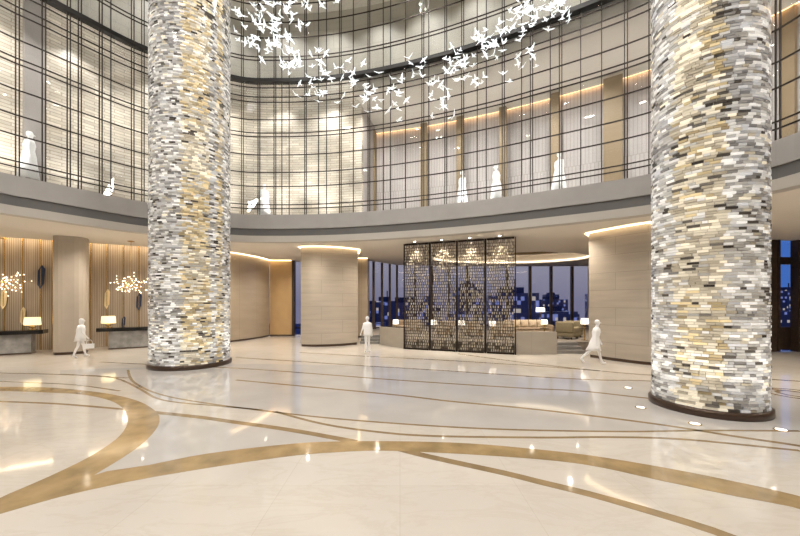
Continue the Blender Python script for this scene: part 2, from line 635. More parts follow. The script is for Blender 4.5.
# ------------------------------------------------------------------ glazed drum: window_1 below the black rim, window_2 above it
vert_px = [(18.5, 2), (45, 2), (70, 2), (81, 2), (102, 2), (112, 1), (133.5, 2), (143.5, 2), (167, 2), (178, 1), (200, 2), (222, 2), (242, 2), (258, 2), (274, 2), (281, 1),
           (288.3, 1), (304.6, 2), (317.7, 1), (325.6, 1), (339.4, 2), (352.4, 1), (368, 2), (382.4, 1), (389.6, 1), (404.6, 1),
           (422, 2), (428, 1), (445, 2), (462, 2), (476.6, 1), (485.7, 1), (502.7, 2), (521, 1), (531, 2), (549.9, 1),
           (560.3, 2), (580.5, 1), (601.5, 1), (625.8, 2), (648.5, 1), (670, 2), (697, 1), (730, 2), (752, 1), (775.5, 2)]
vpos = [(ring_hit(px)[1], n) for px, n in vert_px]
s_a, s_b = vpos[-1][0], vpos[0][0] + nR
k = 0
s = s_a + 2.6
while s < s_b - 1.5:
    vpos.append((s % nR, 2 if k % 2 else 1))
    s += 2.9 if k % 2 else 1.6
    k += 1


def glazing(name, z0, z1, zs):
    w = struct(MB().ribbon(RING, 0.19, z0, z1, 0.012, closed=True).build(name, M['glass'], smooth=True))
    for s, n in vpos:
        p, q = ring_at(s)
        t = Vector((q.y, -q.x))
        m = MB()
        rz = math.atan2(t.y, t.x)
        for o in ((0,) if n == 1 else (-0.045, 0.045)):
            c = p + q * 0.13 + t * o
            m.box((c.x, c.y, (z0 + z1) / 2), (0.030, 0.06, z1 - z0 - 0.004), rz)
        m.build('mullion', M['bronze'], w)
    for z in zs:
        MB().ribbon(RING, 0.05, z - 0.022, z + 0.022, 0.03, closed=True).build('transom', M['bronze'], w)
    return w


glazing('window_1', Z_TOP + 0.002, Z_RIM0 - 0.002, [7.07, 7.27, 8.18, 8.88, 9.76, 10.67, 10.86, 11.52, 12.40, 12.66, 13.12])
glazing('window_2', Z_RIM1 + 0.002, Z_ROOF - 0.002, [14.5, 14.67, 15.62, 16.4, 17.3, 17.5])

# ------------------------------------------------------------------ floor, ceiling, outer shell
OUT = [(-22.3, -14.3), (20.3, -14.3), (20.3, 17.45), (15.75, 16.95), (15.75, 29.25), (4, 29.45), (-.4, 28.3), (-2.15, 25.7), (-9.2, 26.3), (-22.3, 26.3)]
fl = struct(MB().prism(OUT, -0.3, 0).build('floor', M['floor']))
# niche behind the reception: the ceiling stops at line L0, the wall stands 1.1 m behind it
U0 = Vector((4.7, 2.88)).normalized()
NB = Vector((-U0.y, U0.x))
L0 = Vector((-18.4, 16.08))
Lw = L0 + NB * 1.1


def niche(px, d=0.0):
    """Point of the backdrop wall (moved d metres towards the room) on a photograph column."""
    o = Lw - NB * d
    t = (px - CX) / F
    k = (t * o.y - o.x) / (U0.x - t * U0.y)
    return o + U0 * k


n_a, n_b = L0 + U0 * -4.2, L0 + U0 * 7.2
ceil_out = [(-22.1, -14.1), (20.1, -14.1), (20.1, 17.25), (15.55, 16.75), (15.55, 29.05), (4, 29.25), (-.28, 28.1), (-2.05, 25.5), (-9.1, 26.1), (-12.0, 26.1), (n_b.x, n_b.y), (n_a.x, n_a.y), (-22.1, n_a.y)]
OVC, ORX, ORY = (7.5, 24.0), 5.3, 3.2
bm = bmesh.new()


def loop_edges(pts, z):
    vs = [bm.verts.new((p[0], p[1], z)) for p in pts]
    return [bm.edges.new((vs[i], vs[(i + 1) % len(vs)])) for i in range(len(vs))]


oval = [(OVC[0] + ORX * math.cos(2 * PI * i / 64), OVC[1] + ORY * math.sin(2 * PI * i / 64)) for i in range(64)]
ed = loop_edges(ceil_out, Z_CEIL) + loop_edges([tuple(p) for p in ring_off(0.40)], Z_CEIL) + loop_edges(oval, Z_CEIL)
bmesh.ops.triangle_fill(bm, use_beauty=True, use_dissolve=False, edges=ed)
bmesh.ops.recalc_face_normals(bm, faces=bm.faces)
for f in bm.faces:
    if f.normal.z > 0:
        f.normal_flip()
me = bpy.data.meshes.new('ceiling')
bm.to_mesh(me)
bm.free()
me.materials.append(M['ceiling'])
ce = bpy.data.objects.new('ceiling', me)
C.objects.link(ce)
sm = ce.modifiers.new('thick', 'SOLIDIFY')
sm.thickness = 0.2
sm.offset = -1
struct(ce)
# oval ceiling recess of the lounge
rc = MB()
ovo = [Vector((OVC[0] + (ORX + .002) * math.cos(-2 * PI * i / 64), OVC[1] + (ORY + .002) * math.sin(-2 * PI * i / 64))) for i in range(64)]
rc.ribbon(ovo, 0.0, 5.405, 5.95, 0.12, closed=True)
rc.prism([tuple(p) for p in ovo], 5.952, 6.05)
struct(rc.build('ceiling_recess', M['ceiling']))
struct(MB().ribbon(ovo, -0.12, 5.47, 5.53, 0.10, closed=True).build('trim_7', M['ovalcove']))
struct(MB().ribbon(ovo, -2.2, 5.80, 5.95, 0.25, closed=True).build('trim_8', M['goldfin']))
# niche ceiling + backdrop
nz = 6.05
nb_w = MB()
pw = [Lw + U0 * -5.0, Lw + U0 * 8.0]
struct(MB().ribbon(pw, 0, 0, nz, 0.25).build('wall_reception', M['slat']))
wr = bpy.data.objects['wall_reception']
for px in (-32, -12, 4.5, 22.5, 41, 53, 91, 107, 123.5, 139, 155):
    p = niche(px, 0.05)
    MB().box((p.x, p.y, nz / 2), (0.035, 0.08, nz - 0.01), math.atan2(U0.y, U0.x)).build('gold_strip', M['gold'], wr)
struct(MB().prism([tuple(n_a), tuple(n_b), tuple(n_b + NB * 1.1), tuple(n_a + NB * 1.1)], nz, nz + 0.15).build('ceiling_niche', M['ceiling']))
struct(MB().ribbon([n_a, n_b], 0.0, Z_CEIL + 0.002, nz - 0.002, 0.06).build('trim_9', M['ceiling']))
struct(MB().ribbon([Lw + U0 * -4.2, Lw + U0 * 7.2], -0.45, 5.55, 5.60, 0.22).build('trim_10', M['nichecove']))
struct(MB().ribbon([(-22.3, -14.1), (-22.3, n_a.y + 2)], 0, 0, 5.6, 0.2).build('wall_left', M['beige']))
struct(MB().ribbon([(20.3, 17.2), (20.3, -14.1)], 0, 0, 5.6, 0.2).build('wall_right', M['beige']))
struct(MB().ribbon([(20.3, -14.3), (-22.3, -14.3)], 0, 0, 5.6, 0.2).build('wall_back', M['beige']))


# curved stone walls with a light slot at the ceiling
def slot(pts, name, closed=False):
    return struct(MB().ribbon(pts, -0.15, 5.355, 5.385, 0.09, closed=closed).build(name, M['cove']))


cw = resample(catmull([(-13.2, 20.9), (-11.9, 20.35), (-10.9, 20.45), (-10.15, 21.1), (-9.65, 22.4), (-9.4, 23.6), (-9.3, 24.9)], 10), 0.2)
struct(MB().ribbon(cw, 0, 0.10, Z_CEIL - 0.002, 0.3).build('wall_curved', M['beige']))
struct(MB().ribbon(cw, 0.03, 0, 0.098, 0.24).build('baseboard_curved', M['base']))
slot(cw, 'trim_11')
struct(MB().ribbon([(-9.28, 24.95), (-7.72, 24.95)], 0, 0.10, Z_CEIL - 0.002, 0.2).build('wall_amber', M['amber']))
struct(MB().ribbon([(-9.28, 24.97), (-7.72, 24.97)], 0, 0, 0.098, 0.15).build('baseboard_amber', M['base']))
slot([(-9.2, 24.95), (-7.75, 24.95)], 'trim_12')
struct(MB().box((-7.62, 25.05, 2.7), (0.16, 0.3, 5.38)).build('trim_13', M['walnut']))
# middle stone block
blk = catmull([(-5.36, 18.92), (-4.7, 18.80), (-4.0, 18.88), (-3.2, 19.2), (-2.41, 19.85)], 6)
blk = [tuple(p) for p in blk] + [(-2.55, 21.3), (-5.15, 21.0)]
ccw = lambda P: P if sum(P[i][0] * P[(i + 1) % len(P)][1] - P[(i + 1) % len(P)][0] * P[i][1] for i in range(len(P))) > 0 else P[::-1]


def stone_block(name, poly, base, mat='travertine'):
    poly = ccw([tuple(p) for p in poly])
    struct(MB().prism(poly, 0.12, Z_CEIL - 0.002).build('wall_' + name, M[mat]))
    cx = sum(p[0] for p in poly) / len(poly)
    cy = sum(p[1] for p in poly) / len(poly)
    struct(MB().prism([(cx + (p[0] - cx) * .97, cy + (p[1] - cy) * .97) for p in poly], 0, 0.118).build('baseboard_' + name, M['base']))


stone_block('middle', blk, 0)
slot([Vector(p) for p in blk][::1], 'trim_14', True)
stone_block('return', [(-3.4, 23.75), (-2.2, 23.75), (-2.2, 25.2), (-3.4, 25.2)], 0, 'beige')
slot([Vector(p) for p in [(-3.4, 23.75), (-2.2, 23.75)]], 'trim_15')
# right drum
drum = [(8.2, 15.2), (8.72, 14.2), (9.36, 13.27), (10.3, 12.62), (11.5, 12.5), (12.5, 13.2), (12.8, 14.6), (12.2, 16), (10.8, 16.6), (9.2, 16.4)]
dr = [tuple(p) for p in catmull(drum[:4], 6)] + drum[4:]
stone_block('right_drum', dr, 0)
slot([Vector(p) for p in dr], 'trim_16', True)
# plain stone pier on the left
pier = []
pc, hw, hd, rr = (-15.35, 16.35), 0.60, 0.50, 0.40
for ax, ay, a0 in ((1, 1, 0), (-1, 1, 90), (-1, -1, 180), (1, -1, 270)):
    for k in range(5):
        w = math.radians(a0 + k * 22.5)
        x, y = ax * (hw - rr) + rr * math.cos(w), ay * (hd - rr) + rr * math.sin(w)
        pier.append((pc[0] + x * U0.x - y * U0.y, pc[1] + x * U0.y + y * U0.x))
stone_block('pier', pier, 0, 'plain')

# ------------------------------------------------------------------ lounge windows and the world outside
def window_wall(name, pts, posts, z0=0.0, z1=Z_CEIL, pw=0.2, rails=()):
    w = struct(MB().ribbon(pts, 0.06, z0, z1 - 0.003, 0.015).build(name, M['winglass']))
    for p in posts:
        MB().box((p[0], p[1], (z0 + z1) / 2), (pw, 0.28, z1 - z0 - 0.006), p[2] if len(p) > 2 else 0).build('window_post', M['post'], w)
    for z in rails:
        MB().ribbon(pts, -0.04, z - 0.05, z + 0.05, 0.12).build('window_rail', M['walnut'], w)
    return w


wl = [Vector(p) for p in [(-8.9, 26.2), (-2.1, 25.55), (-.32, 28.2), (4, 29.35), (15.6, 29.15)]]
posts = []
for px, d in ((373.6, 25.7), (382, 26.6), (389.8, 27.4), (397, 28.1)):
    posts.append(((px - CX) / F * d, d, 0.0))
for px in (415, 432, 449, 467, 485, 507, 530, 551, 572, 590):
    posts.append(((px - CX) / F * 29.1, 29.1))
for px in (294, 303):
    posts.append(((px - CX) / F * 26.0, 26.0))
window_wall('window_3', wl, posts, 0.1, Z_CEIL, 0.17, (0.5,))
wr_ = [Vector((15.65, 16.85)), Vector((20.2, 17.35))]
w4 = window_wall('window_4', wr_, [], 0.05, Z_CEIL, 0.2, (4.42, 0.2))
for px, wd in ((771, .3), (776, .12), (796.5, .26), (812, .3)):
    d = 17.0
    MB().box(((px - CX) / F * d, d, 2.7), (wd, 0.3, 5.38), 0.11).build('window_post', M['walnut'], w4)
MB().box((18.2, 17.13, 0.62), (4.4, 0.12, 1.1), 0.11).build('lower_panel', M['walnut'], w4)
MB().box((18.2, 17.13, 4.42), (4.4, 0.2, 0.35), 0.11).build('window_rail', M['walnut'], w4)
struct(MB().ribbon([(15.65, 29.2), (15.65, 16.9)], 0, 0, 5.6, 0.15).build('wall_lounge', M['travertine']))
struct(MB().box((-7.15, 25.9, 2.2), (0.35, 0.06, 3.9)).build('trim_60', M['trunk']))

# city beyond the windows, the lobby sits high above the ground
struct(MB().box((30, 420, -45.5), (1800, 760, 1)).build('ground_city', M['city']))
tm = [tower_mat('night_tower_facade', s) for s in (0.0, 3.3)]
proto = None
spots = []
tries = 0
while len(spots) < 44 and tries < 4000:
    tries += 1
    d = R.uniform(130, 520)
    a = math.radians(R.uniform(-12, 30) if len(spots) < 32 else R.uniform(42, 52))
    q = (d * math.tan(a), d, R.uniform(12, 24), R.uniform(12, 22), 45 + 2.35 + d * R.uniform(-0.06, 0.045))
    if all(math.hypot(q[0] - o[0], q[1] - o[1]) > (q[2] + q[3] + o[2] + o[3]) * .40 for o in spots):
        spots.append(q)
for i, (x, y, w, dp, h) in enumerate(spots):
    t = empty('city_tower', (x, y, -45), R.uniform(-.2, .2))
    tag(t, 'dark blue high-rise with scattered lit windows in the night city outside', 'building', 'night city towers')
    MB().box((0, 0, h / 2), (w, dp, h)).build('facade', tm[i % 2], t)
    MB().box((0, 0, h + 1.3), (w * .5, dp * .5, 2.58)).box((w * .1, 0, h + 4.5), (0.6, 0.6, 3.7)).build('roof_plant', M['city'], t)

# ------------------------------------------------------------------ raised lounge, low walls, steps
LZ = 0.45
lounge = [(-1.15, 19.95), (.4, 18.2), (5.35, 16.2), (6.95, 16.2), (6.95, 17.2), (9.1, 17.2), (15.6, 17.2), (15.6, 29.0), (4, 29.15), (-.2, 28.0), (-1.95, 25.4), (-2.15, 23.7), (-2.25, 20.85), (-1.15, 20.85)]
struct(MB().prism(ccw(lounge), 0.002, LZ).build('floor_lounge', M['carpet']))
struct(MB().ribbon([(-1.15, 19.75), (.22, 18.05)], 0, 0, 1.02, 0.14).build('wall_low_left', M['lowwall']))
struct(MB().ribbon([(5.3, 15.95), (7.15, 15.95)], 0, 0, 1.03, 0.24).build('wall_low_right', M['lowwall']))
for a, nm in (((7.90, 16.22, 1.4), 'floor_step_right'), ((-1.72, 19.95, 1.1), 'floor_step_left')):
    m = MB()
    for k in range(3):
        m.box((a[0], a[1] + 0.17 + 0.33 * k, 0.075 + 0.15 * k), (a[2], 0.325, 0.148))
        if k:
            m.box((a[0], a[1] + 0.17 + 0.33 * k, 0.075 * k - 0.001), (a[2], 0.32, 0.148 * k))
    struct(m.build(nm, M['step']))

# ------------------------------------------------------------------ floor inlays (flush stone bands)
TR = [17]


def inlay(pix, width, mat, z=0.002, closed=False, ground=False, px_edges=None):
    if px_edges:
        up, lo = px_edges
        A = resample(catmull([gnd(*p).xy for p in up], 10), 0.25)
        B = catmull([gnd(*p).xy for p in lo], 10)
        LB = resample(B, 0.02)
        n = len(A)
        # same count on both edges
        cumB = len(LB) - 1
        Bs = [LB[int(round(cumB * i / (n - 1)))] for i in range(n)]
        L, Rr = A, Bs
    else:
        P = resample(catmull([(Vector(p) if ground else gnd(*p).xy) for p in pix], 10, closed), 0.2, closed)
        N = plan_normals(P, closed)
        L = [Vector((p.x + q[0] * width / 2, p.y + q[1] * width / 2)) for p, q in zip(P, N)]
        Rr = [Vector((p.x - q[0] * width / 2, p.y - q[1] * width / 2)) for p, q in zip(P, N)]
    m = MB()
    n = len(L)
    for zz in (z, -0.01):
        for p in L:
            m.v.append((p.x, p.y, zz))
        for p in Rr:
            m.v.append((p.x, p.y, zz))
    for i in range(n if closed else n - 1):
        j = (i + 1) % n
        m.face((i, j, n + j, n + i))
        m.face((i, 2 * n + i, 2 * n + j, j))
        m.face((n + j, 3 * n + j, 3 * n + i, n + i))
    TR[0] += 1
    o = m.build('trim_%d' % TR[0], mat)
    bmx = bmesh.new()
    bmx.from_mesh(o.data)
    bmx.normal_update()
    for f in bmx.faces:
        if abs(f.normal.z) > 0.9 and f.normal.z < 0:
            f.normal_flip()
    bmx.to_mesh(o.data)
    bmx.free()
    return struct(o)


G, B_ = M['gold_marble'], M['brown_marble']
def field(pts, z):
    TR[0] += 1
    P = ccw([tuple(p.xy) for p in catmull([gnd(*q) for q in pts], 6, True)])
    struct(MB().prism(P, -0.01, z).build('trim_%d' % TR[0], M['sheen_marble']))


def polyfield(lo, hi, z):  # marble field whose pale grey paints in the ceiling's reflection
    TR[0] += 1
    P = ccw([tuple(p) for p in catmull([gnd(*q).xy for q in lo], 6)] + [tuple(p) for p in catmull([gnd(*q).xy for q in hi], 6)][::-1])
    struct(MB().prism(P, -0.01, z).build('trim_%d' % TR[0], M['sheen_marble']))


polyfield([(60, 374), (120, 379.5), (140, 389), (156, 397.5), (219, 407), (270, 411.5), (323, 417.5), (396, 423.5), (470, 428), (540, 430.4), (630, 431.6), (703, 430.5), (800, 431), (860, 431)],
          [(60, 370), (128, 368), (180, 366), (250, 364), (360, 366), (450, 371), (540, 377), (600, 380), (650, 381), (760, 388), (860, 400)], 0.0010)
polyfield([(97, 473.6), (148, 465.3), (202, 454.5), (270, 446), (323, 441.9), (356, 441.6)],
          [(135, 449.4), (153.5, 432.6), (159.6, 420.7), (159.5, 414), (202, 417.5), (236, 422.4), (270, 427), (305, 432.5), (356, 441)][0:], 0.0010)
# wide golden loop on the left
inlay(None, 0, G, 0.0034, px_edges=(
    [(-60, 393), (-25, 388.5), (0, 387), (51, 387.7), (101, 392.7), (135, 400), (155, 410.6), (159.6, 420.7), (153.5, 432.6), (135, 449.4), (96, 474), (60, 494), (0, 514), (-60, 545)],
    [(-60, 397), (-25, 392.5), (0, 391), (51, 392.7), (84, 394.8), (111, 401), (125, 410.6), (127.6, 422.4), (118, 437.6), (91, 456), (57, 473), (30, 485), (0, 498), (-60, 528)]))
# golden band sweeping across
inlay(None, 0, G, 0.0028, px_edges=(
    [(40, 499), (96, 474), (148, 465.3), (202, 454.5), (270, 446), (323, 441.9), (396, 441.3), (469, 443.5), (540, 449.7), (593, 455.9), (666, 468), (739, 482.5), (800, 496.4), (900, 525)],
    [(0, 514), (67.5, 495), (148, 478), (233, 464), (270, 458.8), (305, 454.5), (360, 451), (396, 451), (469.5, 454.5), (540, 459.5), (593, 466), (666, 481.8), (739, 497), (800, 509), (900, 542)]))
inlay([(127, 409.8), (160, 413), (202, 417.5), (236, 422.4), (270, 427), (305, 432.5), (356, 442)], 0.16, B_, 0.0024)
inlay([(395, 448), (420, 454.5), (451, 461.5), (506, 473.5), (540, 482), (593, 495), (666, 516), (725, 535), (800, 566)], 0.15, B_, 0.0024)
for pts, w in (
        ([(-40, 400), (0, 401.5), (60, 404), (127, 409.6)], 0.10),
        ([(128, 370), (130, 377), (135, 383), (150, 391), (175, 398), (219, 405), (270, 411.5), (323, 417.5), (396, 423.5), (470, 428), (540, 430.4), (630, 431.6), (703, 430.5), (800, 431)], 0.075),
        ([(60, 374), (100, 376), (120, 379.5), (140, 389), (156, 398), (178, 402.5), (219, 406), (262, 410)], 0.075),
        ([(275, 411.5), (323, 424), (378, 432), (433, 436), (540, 437.6), (611, 437.2), (684, 439.4), (800, 450.7)], 0.085),
        ([(236, 380), (300, 386), (396, 395), (450, 401.3), (520, 407.8), (593, 416), (666, 425.5), (739, 437), (800, 446), (860, 458)], 0.11),
        ([(100, 362), (180, 366), (250, 369), (396, 380), (520, 388), (580, 391), (650, 398.5), (700, 402)], 0.12),
        ([(236, 357.5), (300, 361.5), (360, 365.6), (450, 371), (540, 377), (600, 380), (650, 381), (760, 388), (860, 400)], 0.13),
        ([(300, 352.5), (360, 356), (440, 360), (520, 365), (590, 370), (650, 375), (780, 380), (860, 387)], 0.14),
        ([(458, 353.8), (500, 359.5), (540, 364.5), (600, 371)], 0.13),
        ([(-40, 372), (0, 373), (60, 374.5), (128, 378)], 0.10),
        ([(-40, 380), (0, 381.5), (70, 384.5), (120, 391)], 0.07)):
    inlay(pts, w, B_, 0.002)
cc = gnd(797, 394)
for r in (0.62, 0.36):
    inlay([(cc.x + r * math.cos(2 * PI * i / 16), cc.y + r * math.sin(2 * PI * i / 16)) for i in range(16)], 0.11, B_, 0.0026, closed=True, ground=True)

# ------------------------------------------------------------------ crystal brick columns
def brick_column(name, c, r, label, gold_refl_sectors, seed, top=Z_ROOF, rich=0.0):
    rnd = random.Random(seed)
    root = tag(empty(name, (c[0], c[1], 0)), label, 'column')
    MB().lathe([(r + .05, 0), (r + .05, .13), (r + .02, .155)], 72).build('base_ring', M['base'], root, True)
    MB().lathe([(r - .07, .157), (r - .07, top - .004)], 48).build('light_core', M['brickcore'], root, True)
    m = MB()
    RH = 0.060
    z = 0.16
    row = 0
    while z < top - RH:
        if z > 15:
            RH = 0.12
        a = rnd.uniform(0, 0.3)
        end = a + 2 * PI
        while a < end - 0.02:
            ln = rnd.uniform(0.10, 0.24) / r
            if a + ln > end - 0.05:
                ln = end - a
            g = 0.006 / r
            a0, a1 = a + g, a + ln - g
            ro = r - rnd.uniform(0.0, 0.022)
            ri = r - .068
            h = RH - 0.012
            # tone: golden reflection painted as tint in facing sectors, smoky patches by a slow noise
            mid = (a + ln / 2) % (2 * PI)
            nz_ = noise.noise(Vector((math.cos(mid) * 1.3, math.sin(mid) * 1.3, z * 0.45 + seed)))
            nf = noise.noise(Vector((math.cos(mid) * 5, math.sin(mid) * 5, z * 2.4 + seed)))
            gold = any(abs((mid - g0 + PI) % (2 * PI) - PI) < gw for g0, gw in gold_refl_sectors)
            q = rnd.random()
            if q < 0.03 + max(0, nf - .20) * 0.9:
                mi = 4
            elif gold:
                mi = 3 if q < 0.20 + rich + nz_ * 0.6 else (2 if q < 0.88 else 0)
            else:
                mi = 0 if q < 0.62 - nz_ * 0.5 else (1 if q < 0.93 else 2)
            b = len(m.v)
            n_ = 2
            for zz in (z, z + h):
                for rad in (ri, ro):
                    for k in range(n_):
                        w = a0 + (a1 - a0) * k / (n_ - 1)
                        m.v.append((rad * math.cos(w), rad * math.sin(w), zz))
            I = lambda lev, rad, k: b + (lev * 2 + rad) * n_ + k
            for k in range(n_ - 1):
                m.face((I(0, 1, k), I(0, 1, k + 1), I(1, 1, k + 1), I(1, 1, k)), mi)
                m.face((I(1, 0, k), I(1, 1, k), I(1, 1, k + 1), I(1, 0, k + 1)), mi)
                m.face((I(0, 0, k + 1), I(0, 1, k + 1), I(0, 1, k), I(0, 0, k)), mi)
            m.face((I(0, 0, 0), I(0, 1, 0), I(1, 1, 0), I(1, 0, 0)), mi)
            e = n_ - 1
            m.face((I(0, 1, e), I(0, 0, e), I(1, 0, e), I(1, 1, e)), mi)
            a += ln
        z += RH
        row += 1
    o = m.build('crystal_bricks', [M['c_white'], M['c_silver'], M['c_champ'], M['c_gold_refl'], M['c_dark']], root)
    return root


def facing(c):
    return math.atan2(-c[1], -c[0])


CR, CL = (6.98, 7.98), (-8.02, 13.45)
fr_, fl_ = facing(CR), facing(CL)
brick_column('crystal_column', CR, 1.03, 'thick round column of clear and golden crystal bricks, golden reflection painted in, standing beside the door at right', [(fr_ - 0.12, 0.42)], 3)
brick_column('crystal_column', CL, 1.36, 'round column of silver and gold crystal bricks, golden reflection painted in, standing before the reception desks', [(fl_ + 0.12, 0.34), (fl_ + 0.75, 0.10)], 9, rich=0.18)

# floor uplights round the right column
for px, py, lab in ((628, 388, 'small floor uplight farthest behind the right crystal column'), (640.6, 407.6, 'small floor uplight just left of the right crystal column'),
                    (695, 424, 'small floor uplight in front of the right crystal column'), (781, 430, 'small floor uplight at the right foot of the right crystal column')):
    p = gnd(px, py)
    e = tag(empty('floor_uplight', (p.x, p.y, 0)), lab, 'light')
    MB().lathe([(.11, 0.001), (.11, .006), (.085, .008)], 20).build('rim', M['gold'], e)
    MB().lathe([(.08, 0.0085), (.08, .011)], 20).build('lens', M['upl'], e)
for c, r, pw_ in ((CR, 1.03, 80), (CL, 1.36, 90)):
    for k in range(5):
        w = math.atan2(-c[1], -c[0]) + (k - 2) * 0.55
        x, y = c[0] + (r + .55) * math.cos(w), c[1] + (r + .55) * math.sin(w)
        light('column_uplight', 'SPOT', (x, y, 0.05), pw_, (1, .95, .86), 0.08, (c[0] + r * .85 * math.cos(w), c[1] + r * .85 * math.sin(w), 4.0), (1.2, 0.8))

# ------------------------------------------------------------------ lattice screen
A0, A1 = Vector((.2, 17.92)), Vector((5.27, 15.9))
su = (A1 - A0).normalized()
ang = math.atan2(su.y, su.x)
SL = (A1 - A0).length
ls = tag(empty('lattice_screen', (A0.x, A0.y, 0), ang), 'tall dark bronze lattice screen of four panels with glinting glass inserts before the lounge', 'screen')
SH = 5.36
cuts = [0]
for px in (430, 457, 485.5):
    t = (px - CX) / F
    cuts.append((t * A0.y - A0.x) / (su.x - t * su.y))
cuts.append(SL)
for a, b in zip(cuts, cuts[1:]):
    f = MB()
    for x in (a + .022, b - .022):
        f.box((x, 0, SH / 2), (.042, .10, SH - .002))
    for z in (.04, SH - .04):
        f.box(((a + b) / 2, 0, z), (b - a - .14, .12, .078))
    fo = f.build('panel_frame', M['bronze'], ls)
    g, ins = MB(), MB()
    nrow = 36
    dz = (SH - .16) / nrow
    for i in range(nrow):
        z = .08 + dz * i
        if i:
            g.box(((a + b) / 2, 0, z), (b - a - .14, .05, .02))
        x = a + .07 + R.uniform(.04, .12)
        while x < b - .1:
            rot = Matrix.Rotation(R.uniform(-.22, .22), 3, 'Y')
            g.box((x, 0, z + dz / 2), (.018, .045, dz * .98), m3=rot)
            if R.random() < .75:
                ins.box((x + .045, R.uniform(-.01, .01), z + dz * .5), (.042, .012, dz * .74), m3=Matrix.Rotation(R.uniform(-.6, .6), 3, 'Z') @ Matrix.Rotation(R.uniform(-.25, .25), 3, 'X'))
            x += R.uniform(.085, .13)
    g.build('lattice', M['lattice'], fo)
    ins.build('glass_inserts', M['insert'], fo)['kind'] = 'stuff'


# ------------------------------------------------------------------ downlights
def downlight(x, y, z, label, power, aim, col=(1, .88, .7), group=None, spot=(1.3, .8)):
    e = tag(empty('ceiling_downlight', (x, y, z)), label, 'light', group)
    MB().lathe([(.075, -.012), (.075, -.001)], 18).build('rim', M['lowtrim'], e)
    MB().lathe([(.055, -.016), (.055, -.0125)], 18).build('lens', M['lens'], e)
    light('downlight_beam', 'SPOT', (x, y, z - .03), power, col, .05, aim, spot)


nrm = Vector((-su.y, su.x))
for k, nm in enumerate(('first', 'second', 'third', 'fourth')):
    p = A0 + su * ((cuts[k] + cuts[k + 1]) / 2) - nrm * .32
    downlight(p.x, p.y, Z_CEIL, 'small ceiling downlight over the %s lattice screen panel counted from the stone block' % nm, 420, (p.x + nrm.x * .9, p.y + nrm.y * .9, 0))

# ------------------------------------------------------------------ reception desks
rzn = math.atan2(U0.y, U0.x)


def desk(px0, px1, label):
    o = Lw - NB * 1.75
    def hit(px):
        t = (px - CX) / F
        return o + U0 * ((t * o.y - o.x) / (U0.x - t * U0.y))
    a, b = hit(px0), hit(px1)
    L = (b - a).length
    mid = (a + b) / 2 + NB * .38
    e = tag(empty('reception_desk', (mid.x, mid.y, 0), rzn), label, 'desk')
    MB().box((.02, 0.02, .45), (L - .9, .55, .90)).build('stone_front', M['deskstone'], e)
    MB().box((0, 0, 1.0), (L, .76, .18)).build('black_counter_top', M['blacktop'], e)
    MB().box((.02, 0.03, .03), (L - .86, .60, .058)).build('plinth', M['base'], e)
    return e


desk(-75, 43, 'reception desk with black top and grey marble front left of the stone pier')
desk(96, 163, 'reception desk with black top and grey marble front between stone pier and crystal column')


def table_lamp(loc, h, sr, sh, label, sm='shade', base='gold'):
    e = tag(empty('table_lamp', loc), label, 'lamp')
    MB().lathe([(sr * .55, 0), (sr * .55, .015), (.02, .03), (.018, .06), (sr * .38, .10), (sr * .42, h - sh - .10), (.02, h - sh - .03), (.015, h - sh + .02)], 20).build('lamp_base', M[base], e, True)
    MB().lathe([(sr, h - sh), (sr, h - sh + .003), (sr * .92, h - .003), (sr * .92, h)], 28).build('lamp_shade', M[sm], e)
    return e


for px, lab in ((32.5, 'cream table lamp lit on the reception desk left of the stone pier'), (108.5, 'cream table lamp lit on the reception desk right of the stone pier')):
    p = niche(px, 1.25)
    table_lamp((p.x, p.y, 1.092), .58, .30, .36, lab)


# branch chandeliers before the backdrop
def branch_chandelier(px, py, d, sx, sz, label, seed):
    rnd = random.Random(seed)
    c = at(px, py, d)
    e = tag(empty('branch_chandelier', tuple(c)), label, 'chandelier')
    MB().tube([(0, 0, 0), (0, 0, Z_CEIL - c.z - .001)], .012, 6).box((0, 0, Z_CEIL - c.z - .025), (.2, .2, .046)).build('ceiling_rod', M['gold'], e)
    br = MB()
    tips = []
    for k in range(34):
        v = Vector((rnd.uniform(-1, 1), rnd.uniform(-1, 1), rnd.uniform(-1, 1)))
        if v.length > 1 or v.length < .25:
            v = v.normalized() * rnd.uniform(.5, 1)
        tip = Vector((v.x * sx, v.y * .55, v.z * sz))
        mid = tip * .5 + Vector((0, 0, rnd.uniform(-.08, .08)))
        br.tube([(0, 0, 0), tuple(mid), tuple(tip)], .006, 5)
        tips.append(tip)
        t2 = mid + Vector((rnd.uniform(-.3, .3), rnd.uniform(-.2, .2), rnd.uniform(-.25, .25)))
        br.tube([tuple(mid), tuple(t2)], .005, 5)
        tips.append(t2)
    br.build('branches', M['gold'], e)
    sp = MB().lathe([(.003, -.022), (.014, -.012), (.019, 0), (.014, .012), (.003, .022)], 10)
    b0 = sp.build('bulb', M['bulb'], e, True)
    b0.location = tips[0]
    for t in tips[1:]:
        b = b0.copy()
        C.objects.link(b)
        b.parent = e
        b.location = t
    light('chandelier_glow', 'POINT', tuple(c + Vector((0, -.4, -.1))), 14, (1, .85, .62), .03)


branch_chandelier(4, 283, 16.4, 1.25, .62, 'sparkling branch chandelier hanging left of the stone pier', 5)
branch_chandelier(131, 284, 17.2, 1.15, .62, 'sparkling branch chandelier hanging between stone pier and crystal column', 8)


